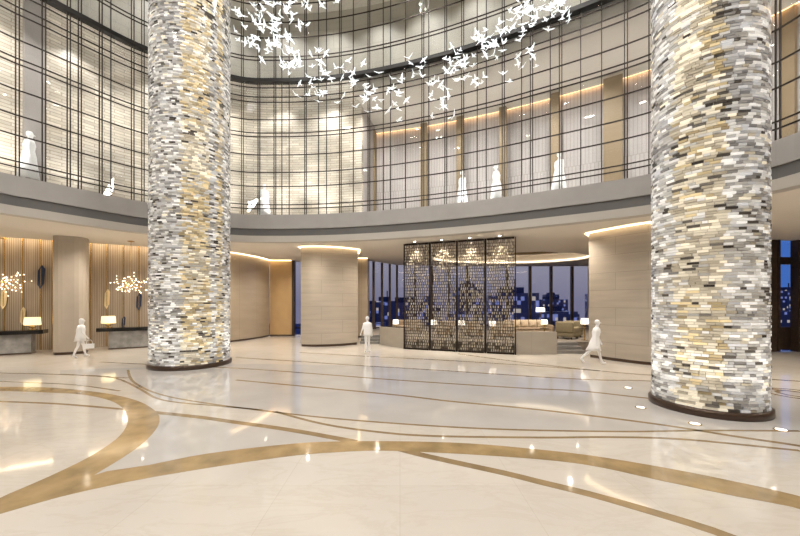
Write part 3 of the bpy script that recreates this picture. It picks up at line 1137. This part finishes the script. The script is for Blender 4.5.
# leaf ornaments on the gold strips
def leaf(px, py0, py1, w, mat, label, tilt=0.0):
    p = niche(px, 0.20)
    d = p.y
    z0, z1 = CH + (HY - py1) / F * d, CH + (HY - py0) / F * d
    h = z1 - z0
    m = MB()
    outl = [(-.1 * w, 0), (.35 * w, .25 * h), (.5 * w, .85 * h), (.15 * w, h), (-.4 * w, .78 * h), (-.5 * w, .18 * h)]
    n = len(outl)
    for y in (-.03, .03):
        for x, z in outl:
            m.v.append((x, y + (.05 if abs(x) > .3 * w else 0), z))
    m.face(range(n))
    m.face([n + i for i in range(n)][::-1])
    for i in range(n):
        j = (i + 1) % n
        m.face((j, i, n + i, n + j))
    e = tag(empty('leaf_ornament', (p.x, p.y, z0), rzn), label, 'wall ornament')
    m.build('leaf_plate', M[mat], e)
    MB().box((0.0, -.032, h * .5), (.02, .02, h * .72)).build('midrib', M['gold'], e)


leaf(3.5, 289, 309, .22, 'goldleaf', 'pale gold leaf ornament on the backdrop beneath the chandelier at left edge')
leaf(22.5, 307, 325, .18, 'goldleaf', 'pale gold leaf ornament beside the table lamp left of the pier')
leaf(41, 265, 289, .28, 'blueleaf', 'dark blue leaf ornament high on the backdrop left of the pier')
leaf(107, 289, 309, .24, 'goldleaf', 'pale gold leaf ornament above the table lamp right of the pier')
leaf(139, 293, 310, .26, 'blueleaf', 'dark blue leaf ornament beneath the chandelier beside the crystal column')
leaf(123.5, 316, 328, .17, 'blueleaf', 'small dark leaf ornament standing low behind the right reception desk')


# ------------------------------------------------------------------ lounge furniture
def rbox(m, c, s, r=.06):
    """Soft box: a bevelled cuboid."""
    b = bmesh.new()
    bmesh.ops.create_cube(b, size=1)
    bmesh.ops.scale(b, vec=s, verts=b.verts)
    bmesh.ops.bevel(b, geom=list(b.edges), offset=min(r, min(s) * .45), segments=3, affect='EDGES', profile=.5)
    o = len(m.v)
    b.verts.ensure_lookup_table()
    for v in b.verts:
        m.v.append((v.co.x + c[0], v.co.y + c[1], v.co.z + c[2]))
    for f in b.faces:
        m.face([o + v.index for v in f.verts])
    b.free()
    return m


def sofa(loc, rz, L, label, mat='sofa', cat='sofa', name='sofa', hb=.85, cush=3):
    e = tag(empty(name, loc, rz), label, cat)
    rbox(MB(), (0, 0, .22), (L, .9, .22)).build('seat_base', M[mat], e, True)
    for i in range(cush):
        w = (L - .44) / cush
        rbox(MB(), (-(L - .44) / 2 + w * (i + .5), -.06, .405), (w - .01, .72, .15)).build('seat_cushion', M[mat], e, True)
    rbox(MB(), (0, .37, .33 + (hb - .33) / 2), (L - .02, .2, hb - .33), .08).build('backrest', M[mat], e, True)
    for s_ in (-1, 1):
        rbox(MB(), (s_ * (L / 2 - .1), -.06, .46), (.2, .76, .36), .08).build('armrest', M[mat], e, True)
        for t in (-1, 1):
            MB().box((s_ * (L / 2 - .12), t * .36, .055), (.06, .06, .108)).build('leg', M['walnut'], e)
    return e


def pillow(loc, rz, label, group=None, s=.44):
    m = MB()
    N = 8
    for sd in (-1, 1):
        for i in range(N + 1):
            for j in range(N + 1):
                u, v = i / N * 2 - 1, j / N * 2 - 1
                th = .075 * (1 - u ** 4) * (1 - v ** 4)
                k = 1 - .06 * (1 - abs(u * v))
                m.v.append((u * s / 2 * k, sd * th, v * s / 2 * k + s / 2))
    for sd in range(2):
        o = sd * (N + 1) ** 2
        for i in range(N):
            for j in range(N):
                q = (o + i * (N + 1) + j, o + (i + 1) * (N + 1) + j, o + (i + 1) * (N + 1) + j + 1, o + i * (N + 1) + j + 1)
                m.face(q if sd == 0 else q[::-1])
    o = m.build('cushion', M['cushion'], None, True, loc)
    o.rotation_euler = (-.25, 0, rz)
    return tag(o, label, 'cushion', group)


def side_table(loc, label, h=.6, r=.26):
    e = tag(empty('side_table', loc), label, 'table')
    MB().lathe([(r, h - .03), (r, h)], 24).build('table_top', M['walnut'], e)
    MB().lathe([(.03, .02), (.03, h - .032)], 10).build('table_stem', M['gold'], e)
    MB().lathe([(.17, 0), (.17, .018)], 20).build('table_foot', M['gold'], e)
    return e


sofa((7.3, 20.4, LZ), 0, 3.0, 'long taupe sofa lined with cream cushions behind the low wall right of the screen')
for k in range(5):
    pillow((6.34 + k * .48, 20.46, LZ + .50), R.uniform(-.15, .15), 'cream square cushion leaning on the back of the long taupe sofa', 'cushions on the long sofa')
side_table((9.15, 20.2, LZ), 'round side table at the end of the long taupe sofa', .55)
table_lamp((8.05, 19.55, LZ + .0), .0 + .62, .15, .24, 'small lamp with cream shade standing by the sofa end behind the low wall', 'shadew') if False else None
side_table((7.98, 19.35, LZ), 'round side table in front of the long taupe sofa', .52, .24)
table_lamp((7.98, 19.35, LZ + .521), .46, .17, .25, 'small cream table lamp in front of the long taupe sofa', 'shadew')
fl_e = tag(empty('floor_lamp', (8.4, 20.95, LZ)), 'tall floor lamp with white drum shade behind the long taupe sofa', 'lamp')
MB().lathe([(.16, 0), (.16, .02)], 20).build('lamp_foot', M['gold'], fl_e)
MB().lathe([(.012, .021), (.012, 1.40)], 8).build('pole', M['gold'], fl_e)
MB().lathe([(.26, 1.37), (.24, 1.63)], 28).build('lamp_shade', M['shadew'], fl_e)
sofa((8.95, 18.7, LZ), 2.3, .95, 'olive beige armchair beside the steps next to the stone drum', 'olive', 'armchair', 'armchair', .92, 1)
sofa((9.75, 19.7, LZ), 2.7, .95, 'olive beige armchair farther back behind the table lamp', 'olive', 'armchair', 'armchair', .92, 1)
side_table((9.42, 17.85, LZ), 'round walnut side table carrying a lit lamp beside the stone drum', .62, .27)
table_lamp((9.42, 17.85, LZ + .621), .50, .19, .30, 'lit table lamp on the walnut side table beside the stone drum', 'shadew')
# behind and left of the screen
sofa((.5, 22.2, LZ), .2, 1.9, 'taupe sofa behind the low wall left of the screen', 'sofa', 'sofa', 'sofa', .82, 2)
side_table((-.25, 20.6, LZ), 'round side table behind the low wall left of the screen', .5, .3)
table_lamp((-.25, 20.6, LZ + .501), .42, .17, .26, 'small white lamp on the side table left of the screen', 'shadew')
for k, (x, y) in enumerate(((1.9, 19.6), (3.4, 19.3), (4.9, 18.6))):
    w = ('nearest the low wall at left', 'in the middle', 'nearest the long sofa')[k]
    side_table((x, y, LZ), 'round side table behind the lattice screen, %s' % w, .5, .25)
    table_lamp((x, y, LZ + .501), .45, .18, .27, 'lit table lamp behind the lattice screen, %s' % w, 'shadew')
    sofa((x + .75, y + .5, LZ), R.uniform(-.4, .4), .95, 'taupe armchair behind the lattice screen, %s' % w, 'sofa', 'armchair', 'armchair', .85, 1)


# ------------------------------------------------------------------ people (blank white figures)
def skin_body(V, E, Rd):
    me = bpy.data.meshes.new('person_skin')
    me.from_pydata(V, E, [])
    o = bpy.data.objects.new('person_skin', me)
    C.objects.link(o)
    md = o.modifiers.new('skin', 'SKIN')
    md.use_smooth_shade = True
    for i, r in enumerate(Rd):
        me.skin_vertices[0].data[i].radius = r if isinstance(r, tuple) else (r, r)
    me.skin_vertices[0].data[0].use_root = True
    sb = o.modifiers.new('sub', 'SUBSURF')
    sb.levels = sb.render_levels = 2
    dg = bpy.context.evaluated_depsgraph_get()
    dg.update()
    nm = bpy.data.meshes.new_from_object(o.evaluated_get(dg))
    bpy.data.objects.remove(o)
    return nm


def person(loc, rz, label, legs, arms, scale=1.0, lean=0.0, garment=None, hair=None, hands=True):
    """legs: (thigh angle, knee bend) left/right; arms: (swing, elbow bend, outward)."""
    V, E, Rd = [], [], []

    def add(p, r, par=None):
        V.append(tuple(p))
        Rd.append(r)
        if par is not None:
            E.append((par, len(V) - 1))
        return len(V) - 1
    ln = lambda z: math.tan(lean) * (z - .93)
    pel = add((0, 0, .96), (.125, .10))
    wa = add((ln(1.12), 0, 1.12), (.115, .095), pel)
    chs = add((ln(1.30), 0, 1.30), (.14, .11), wa)
    nb = add((ln(1.44), 0, 1.44), (.07, .07), chs)
    nk = add((ln(1.52) + .01, 0, 1.52), (.048, .05), nb)
    h1 = add((ln(1.57) + .025, 0, 1.575), (.066, .075), nk)
    h2 = add((ln(1.63) + .025, 0, 1.645), (.076, .092), h1)
    add((ln(1.7) + .015, 0, 1.705), (.055, .066), h2)
    feet = []
    tips = []
    for sd, (ta, kb) in zip((1, -1), legs):
        hp = add((0, sd * .085, .90), .085, pel)
        kx, kz = .43 * math.sin(ta), -.43 * math.cos(ta)
        mp = add((kx * .5, sd * .09, .90 + kz * .5), .074, hp)
        kn = add((kx, sd * .09, .90 + kz), .055, mp)
        sa = ta - kb
        ax, az = kx + .41 * math.sin(sa), .90 + kz - .41 * math.cos(sa)
        cf = add(((kx * .65 + ax * .35) - .01, sd * .09, (.90 + kz) * .65 + az * .35), .052, kn)
        an = add((ax, sd * .09, az), .034, cf)
        fp = sa if sa < 0 else sa * .6
        hx = add((ax - .03 * math.cos(fp), sd * .09, az - .055), .03, an)
        add((ax + .14 * math.cos(fp), sd * .10, az - .055 + .14 * math.sin(fp)), (.026, .034), an)
        feet += [az - .085, az - .055 + .14 * math.sin(fp) - .028]
    for sd, (sw, eb, ow) in zip((1, -1), arms):
        sh = add((ln(1.40), sd * .165, 1.405), .056, chs)
        d = Vector((math.sin(sw), sd * math.sin(ow), -math.cos(sw))).normalized()
        el = Vector(V[sh]) + d * .285
        e_ = add(el, .038, sh)
        f = Vector((math.sin(sw + eb), sd * math.sin(ow * .3), -math.cos(sw + eb))).normalized()
        wr = el + f * .245
        w_ = add(wr, .026, e_)
        hd = add(wr + f * .075, (.022, .036), w_)
        tips.append((wr + f * .07, f, sd))
    dz = -min(feet)
    V = [(a, b, c + dz) for a, b, c in V]
    me = skin_body(V, E, Rd)
    bmx = bmesh.new()
    bmx.from_mesh(me)
    m = MB()
    if hands:
        for p, f, sd in tips:
            p = p + Vector((0, 0, dz))
            side = Vector((1, 0, 0)).cross(f)
            side = (f.cross(Vector((0, 1, 0)))).normalized()
            inn = Vector((0, -sd, 0))
            for k, (o_, L_) in enumerate(((-.024, .072), (-.008, .082), (.008, .076), (.024, .06))):
                b0 = p + side * o_
                b1 = b0 + f * L_ * .55
                b2 = b1 + (f * .8 + inn * .6).normalized() * L_ * .5
                m.tube([b0, b1, b2], [.0095, .0085, .006], 6)
            b0 = p - f * .045 - side * .026
            m.tube([b0, b0 + (f * .6 - side * .8) * .03, b0 + (f * .95 - side * .9) * .055], [.011, .0095, .007], 6)
    # nose and ears
    hx, hz = ln(1.63) + .025, 1.645 + dz
    m.tube([(hx + .075, 0, hz - .005), (hx + .105, 0, hz - .03)], [.010, .016], 6)
    for sd in (-1, 1):
        m.tube([(hx - .012, sd * .078, hz - .03), (hx - .018, sd * .086, hz), (hx - .016, sd * .08, hz + .025)], [.010, .016, .011], 6)
    tmp = bpy.data.meshes.new('tmp')
    tmp.from_pydata(m.v, [], m.f)
    bmx.from_mesh(tmp)
    bpy.data.meshes.remove(tmp)
    bmx.to_mesh(me)
    bmx.free()
    me.materials.clear()
    me.materials.append(M['white'])
    me.polygons.foreach_set('use_smooth', [True] * len(me.polygons))
    o = bpy.data.objects.new('person', me)
    C.objects.link(o)
    o.location = loc
    o.rotation_euler = (0, 0, rz)
    o.scale = (scale,) * 3
    tag(o, label, 'person')
    if garment:
        g = MB()
        seg = 28
        prof = garment[1]
        for k in range(len(prof)):
            z, rx, ry, sh = prof[k]
            for i in range(seg):
                w = 2 * PI * i / seg
                fold = 1 + (.05 * math.sin(6 * w + k) if z < .8 else 0)
                g.v.append((sh + ln(z) + rx * fold * math.cos(w), ry * fold * math.sin(w), z + dz))
        for k in range(len(prof) - 1):
            for i in range(seg):
                j = (i + 1) % seg
                g.face((k * seg + i, k * seg + j, (k + 1) * seg + j, (k + 1) * seg + i))
        go = g.build(garment[0], M['white'], o, True)
        md = go.modifiers.new('cloth', 'SOLIDIFY')
        md.thickness = .012
    if hair:
        hm = MB()
        low = [(.03, -.24), (.072, -.21), (.088, -.11)] if hair == 'long' else [(.02, -.10), (.06, -.085), (.083, -.045)]
        hm.lathe(low + [(.091, 0), (.084, .045), (.056, .076), (.015, .090)], 20, (hx - .024, 0, hz + .012), 0, 1.0, .94)
        if hair == 'bun':
            hm.lathe([(.008, -.034), (.03, -.02), (.036, 0), (.03, .02), (.008, .034)], 12, (hx - .128, 0, hz + .03))
        hm.build('hair', M['white'], o, True)
    o['hand'] = tuple(o_ for o_ in (Vector(loc) + Matrix.Rotation(rz, 3, 'Z') @ ((tips[1][0] + tips[1][1] * .09 + Vector((0, 0, dz))) * scale)))
    return o


def away(px):
    return math.atan2(F, px - CX) - PI / 2   # how far the sight line turns from straight ahead


coat = ('coat', [(1.44, .075, .11, 0), (1.40, .12, .205, 0), (1.25, .15, .20, 0), (1.08, .145, .185, 0), (.92, .17, .205, 0), (.72, .20, .22, 0)])
dress = ('dress', [(1.44, .07, .10, 0), (1.40, .11, .19, 0), (1.27, .145, .165, 0), (1.10, .115, .135, 0), (.95, .155, .175, -.01), (.70, .21, .20, -.03), (.55, .26, .22, -.05)])
gown = ('gown', [(1.44, .07, .10, 0), (1.40, .115, .20, 0), (1.27, .15, .18, 0), (1.10, .13, .16, 0), (.90, .17, .20, 0), (.5, .22, .25, 0), (.12, .28, .30, 0)])
p = gnd(80.5, 358)
w1 = person((p.x, p.y, 0), away(80) - .1, 'white figure in a coat striding past the stone pier with a handbag', [(.24, .08), (-.20, .16)], [(-.40, .8, .40), (.16, .50, .14)], .95, .05, coat, 'long')
p1 = p
p = gnd(367.5, 353)
person((p.x, p.y, 0), PI / 2 + .5, 'bare-headed white figure walking between the stone block and the lattice screen', [(-.02, .05), (.16, .42)], [(.05, .45, .35), (-.1, .2, .2)], .97, .02,
       ('jacket', [(1.44, .08, .11, 0), (1.40, .125, .215, 0), (1.25, .155, .21, 0), (1.05, .14, .185, 0), (.90, .15, .19, 0), (.80, .15, .19, 0)]), 'short')
p = gnd(595.5, 364.5)
person((p.x, p.y, 0), away(594) + .05, 'white figure in a knee-length dress striding past the stone drum', [(.30, .05), (-.50, .30)], [(.15, .25, .05), (-.15, .3, .05)], .985, .08, dress, 'short')
# handbag of the first walker
hb = tag(empty('handbag', tuple(Vector(w1['hand']) - Vector((0, 0, .395))), away(80) - .1), 'white handbag hanging from the hand of the walker beside the stone pier', 'handbag')
m = MB()
m.prism([(-.16, -.06), (.16, -.06), (.16, .06), (-.16, .06)], 0, .20)
m.build('bag_body', M['white'], hb)
MB().tube([(-.10, 0, .20), (-.09, 0, .30), (-.04, 0, .36), (.04, 0, .36), (.09, 0, .30), (.10, 0, .20)], .010, 6).build('bag_handle', M['white'], hb)
# gallery walkers behind the glass
for px, off, turn, sc, lab in ((29, .9, .9, 1.05, 'white gowned figure on the gallery at left end of the glazing'),
                               (264.5, .9, 2.4, .98, 'white gowned figure on the gallery just right of the left crystal column'),
                               (462, 1.5, .4, 1.03, 'white gowned figure on the gallery above the lattice screen, farther from right column'),
                               (496.5, 1.5, 2.8, 1.06, 'white gowned figure on the gallery, middle one of the three right of centre'),
                               (559, 1.5, .2, 1.06, 'white gowned figure on the gallery nearest the right crystal column')):
    q, s = ring_hit(px)
    _, nn = ring_at(s)
    d = Vector((px - CX, F)).normalized()
    pos = q + d * (off / max(.3, d.dot(nn)))
    person((pos.x, pos.y, 6.742), turn, lab, [(.15, .08), (-.12, .12)], [(.1, .3, .1), (-.1, .25, .12)], sc * 1.06, .02, gown, 'short', hands=True)


# ------------------------------------------------------------------ flock of crystal birds
def bird_mesh(seed):
    rnd = random.Random(seed)
    m = MB()
    up = rnd.uniform(.15, .75)
    m.lathe([(.004, -.13), (.022, -.07), (.032, 0), (.024, .06), (.016, .085), (.022, .105), (.014, .125), (.003, .15)], 8)
    # turn the body along +X: swap axes
    m.v = [(z, y, x) for x, y, z in m.v]
    for sd in (-1, 1):
        b = len(m.v)
        pts = [(.06, 0, .012), (.045, .11, .05 * up + .02), (-.02, .27, .22 * up), (-.06, .29, .24 * up), (-.045, .15, .09 * up), (-.06, .02, .006)]
        for dz in (.006, -.006):
            for x, y, z in pts:
                m.v.append((x, sd * y, z + dz))
        n = len(pts)
        m.face([b + i for i in range(n)] if sd > 0 else [b + i for i in range(n)][::-1])
        m.face([b + n + i for i in range(n)][::-1] if sd > 0 else [b + n + i for i in range(n)])
        for i in range(n):
            j = (i + 1) % n
            m.face((b + i, b + n + i, b + n + j, b + j) if sd > 0 else (b + j, b + n + j, b + n + i, b + i))
    b = len(m.v)
    tl = [(-.10, .012, 0), (-.22, .06, .02), (-.18, 0, .012), (-.22, -.06, .02), (-.10, -.012, 0)]
    for dz in (.005, -.005):
        for x, y, z in tl:
            m.v.append((x, y, z + dz))
    m.face([b + i for i in range(5)])
    m.face([b + 5 + i for i in range(5)][::-1])
    for i in range(5):
        j = (i + 1) % 5
        m.face((b + j, b + i, b + 5 + i, b + 5 + j))
    return m


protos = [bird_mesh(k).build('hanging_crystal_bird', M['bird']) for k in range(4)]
used = [False] * 4
blobs = [(290, 8, 26, 14, 34, 10), (256, 20, 20, 14, 20, 10), (270, 42, 20, 14, 26, 10.3), (297, 62, 20, 14, 16, 10.6), (318, 85, 16, 12, 18, 11),
         (345, 78, 10, 12, 8, 11.3), (368, 92, 13, 12, 18, 11.5), (395, 98, 13, 14, 13, 11.6), (415, 70, 14, 9, 9, 11.6), (438, 92, 11, 15, 18, 11.5),
         (460, 60, 13, 12, 20, 11.2), (472, 76, 12, 10, 8, 11.2), (490, 42, 17, 9, 22, 10.8), (512, 24, 15, 10, 15, 10.4), (535, 9, 18, 8, 19, 10),
         (556, 13, 13, 9, 11, 9.7), (520, 62, 18, 14, 8, 10.5)]
placed = []
for bx, by, sx, sy, n, d in blobs:
    for i in range(n):
        for _ in range(40):
            px, py, dd = R.gauss(bx, sx * .68), R.gauss(by, sy * .72), d + R.gauss(0, .8)
            q = at(px, py, dd)
            if all((q - o).length > .36 for o in placed):
                break
        else:
            continue
        placed.append(q)
        k = R.randrange(4)
        if not used[k]:
            o = protos[k]
            used[k] = True
        else:
            o = protos[k].copy()
            C.objects.link(o)
        o.location = q
        o.rotation_euler = (R.gauss(0, .5), R.gauss(0, .5), R.uniform(0, 2 * PI))
        sc = R.uniform(.38, .66)
        o.scale = (sc, sc, sc)
        if bx < 330:
            tag(o, 'white lit crystal bird in the dense flock beside the left crystal column', 'hanging ornament', 'crystal birds in the dense flock')
        else:
            tag(o, 'white lit crystal bird in the long trail sweeping across the glazing', 'hanging ornament', 'crystal birds in the sweeping trail')

# ------------------------------------------------------------------ light of the place, mostly from added unseen spots
WARM, NEUT = (1.0, .89, .75), (1.0, .965, .92)
for k in range(18):
    w = 2 * PI * k / 18
    f = (1.0, .55)[k % 2]
    x, y = -2 + 9 * f * math.cos(w), 5 + 9.5 * f * math.sin(w)
    light('atrium_fill_spot', 'SPOT', (x, y, Z_ROOF - .1), 780, NEUT, .15, (x, y, 0), (2.5, .8))  # unseen spots added under the roof to brighten the atrium
# rooms under the low ceiling: added fill spots without fixtures
for x, y, e in ((-19, 11.5, 1), (-16.8, 13.8, 1), (-13.6, 15.2, .8), (-12.8, 17.4, 1), (-10.3, 19.3, 1), (-7.6, 19.8, 1), (-7.2, 22.6, 1.2), (-4.6, 17.5, .6), (-1.2, 18.6, 1), (-.9, 22.3, 1.2),
                (2.5, 20.2, 1.2), (3.5, 24.6, 1.2), (7.0, 18.6, 1.2), (9.6, 18.9, 1.2), (7.4, 15.2, .8), (12.2, 20, 1.2), (10.4, 11.2, .8), (14.2, 11.5, 1), (15.5, 14.5, 1), (12.4, 8.6, 1),
                (-18.2, 6, 1.2), (-17, 0, 1.2), (14.5, 4, 1.2), (12.5, -2, 1.2), (-10, -9, 1.2), (-3, -11, 1.2), (4, -11, 1.2), (9, -9, 1.2)):
    light('low_ceiling_fill', 'SPOT', (x, y, Z_CEIL - .02), 420 * e, WARM, .05, (x, y, 0), (2.5, .9))
# gallery: added spots overhead and lights along its floor, washing the wall behind
for i in range(0, nR, 6):
    p, q = ring_at(i)
    stone = not (s_split <= i <= s_rear)
    w = 1.6 if stone else 4.2
    c = p + q * .5
    t = p + q * w
    light('gallery_wash_fill', 'SPOT', (c.x, c.y, 12.7 if not stone else 13.3), 310 if stone else 540, NEUT, .1, (t.x, t.y, 8.6 if stone else 7.6), (1.9 if stone else 1.7, 1))
    c = p + q * .42
    light('gallery_floor_light', 'SPOT', (c.x, c.y, 6.80), 200 if stone else 230, NEUT, .1, (t.x, t.y, 10.6), (2.2, 1))
for i in range(0, nR, 6):
    p, q = ring_at(i)
    c = p + q * .4
    t = p + q * 2.2
    light('upper_gallery_fill', 'SPOT', (c.x, c.y, Z_ROOF - .1), 430, NEUT, .1, (t.x, t.y, 13.6), (1.5, 1))  # unseen spots added to brighten the upper wall

# dusk sky
w = bpy.data.worlds.new('dusk_sky')
bpy.context.scene.world = w
w.use_nodes = True
n, l = w.node_tree.nodes, w.node_tree.links
bg = n['Background']
tc = n.new('ShaderNodeTexCoord')
sp = n.new('ShaderNodeSeparateXYZ')
rp = n.new('ShaderNodeValToRGB')
l.new(tc.outputs['Generated'], sp.inputs['Vector'])
l.new(sp.outputs['Z'], rp.inputs['Fac'])
rp.color_ramp.elements[0].position = 0.0
rp.color_ramp.elements[0].color = (0.20, 0.19, 0.27, 1)
rp.color_ramp.elements[1].position = 0.45
rp.color_ramp.elements[1].color = (0.05, 0.12, 0.36, 1)
e = rp.color_ramp.elements.new(0.10)
e.color = (0.30, 0.28, 0.33, 1)
mrx = n.new('ShaderNodeMapRange')
mrx.inputs['From Min'].default_value = 0.62
mrx.inputs['From Max'].default_value = 0.72
mxw = n.new('ShaderNodeMix')
mxw.data_type = 'RGBA'
l.new(sp.outputs['X'], mrx.inputs['Value'])
l.new(mrx.outputs['Result'], mxw.inputs['Factor'])
l.new(rp.outputs['Color'], mxw.inputs['A'])
mxw.inputs['B'].default_value = (0.06, 0.16, 0.48, 1)
l.new(mxw.outputs['Result'], bg.inputs['Color'])
bg.inputs['Strength'].default_value = 1.0

# ------------------------------------------------------------------ camera
cam = bpy.data.cameras.new('camera')
cam.lens = F / 800 * 36
cam.sensor_width = 36
cam.shift_y = (HY - 268) / 800
cam.clip_end = 3000
co = bpy.data.objects.new('camera', cam)
C.objects.link(co)
co.location = (0, 0, CH)
co.rotation_euler = (PI / 2, 0, 0)
sc = bpy.context.scene
sc.camera = co
sc.view_settings.view_transform = 'Standard'
sc.view_settings.look = 'None'
sc.view_settings.exposure = 0.2
sc.view_settings.gamma = 1
sc.cycles.max_bounces = 10
sc.cycles.transparent_max_bounces = 24
sc.cycles.sample_clamp_indirect = 6
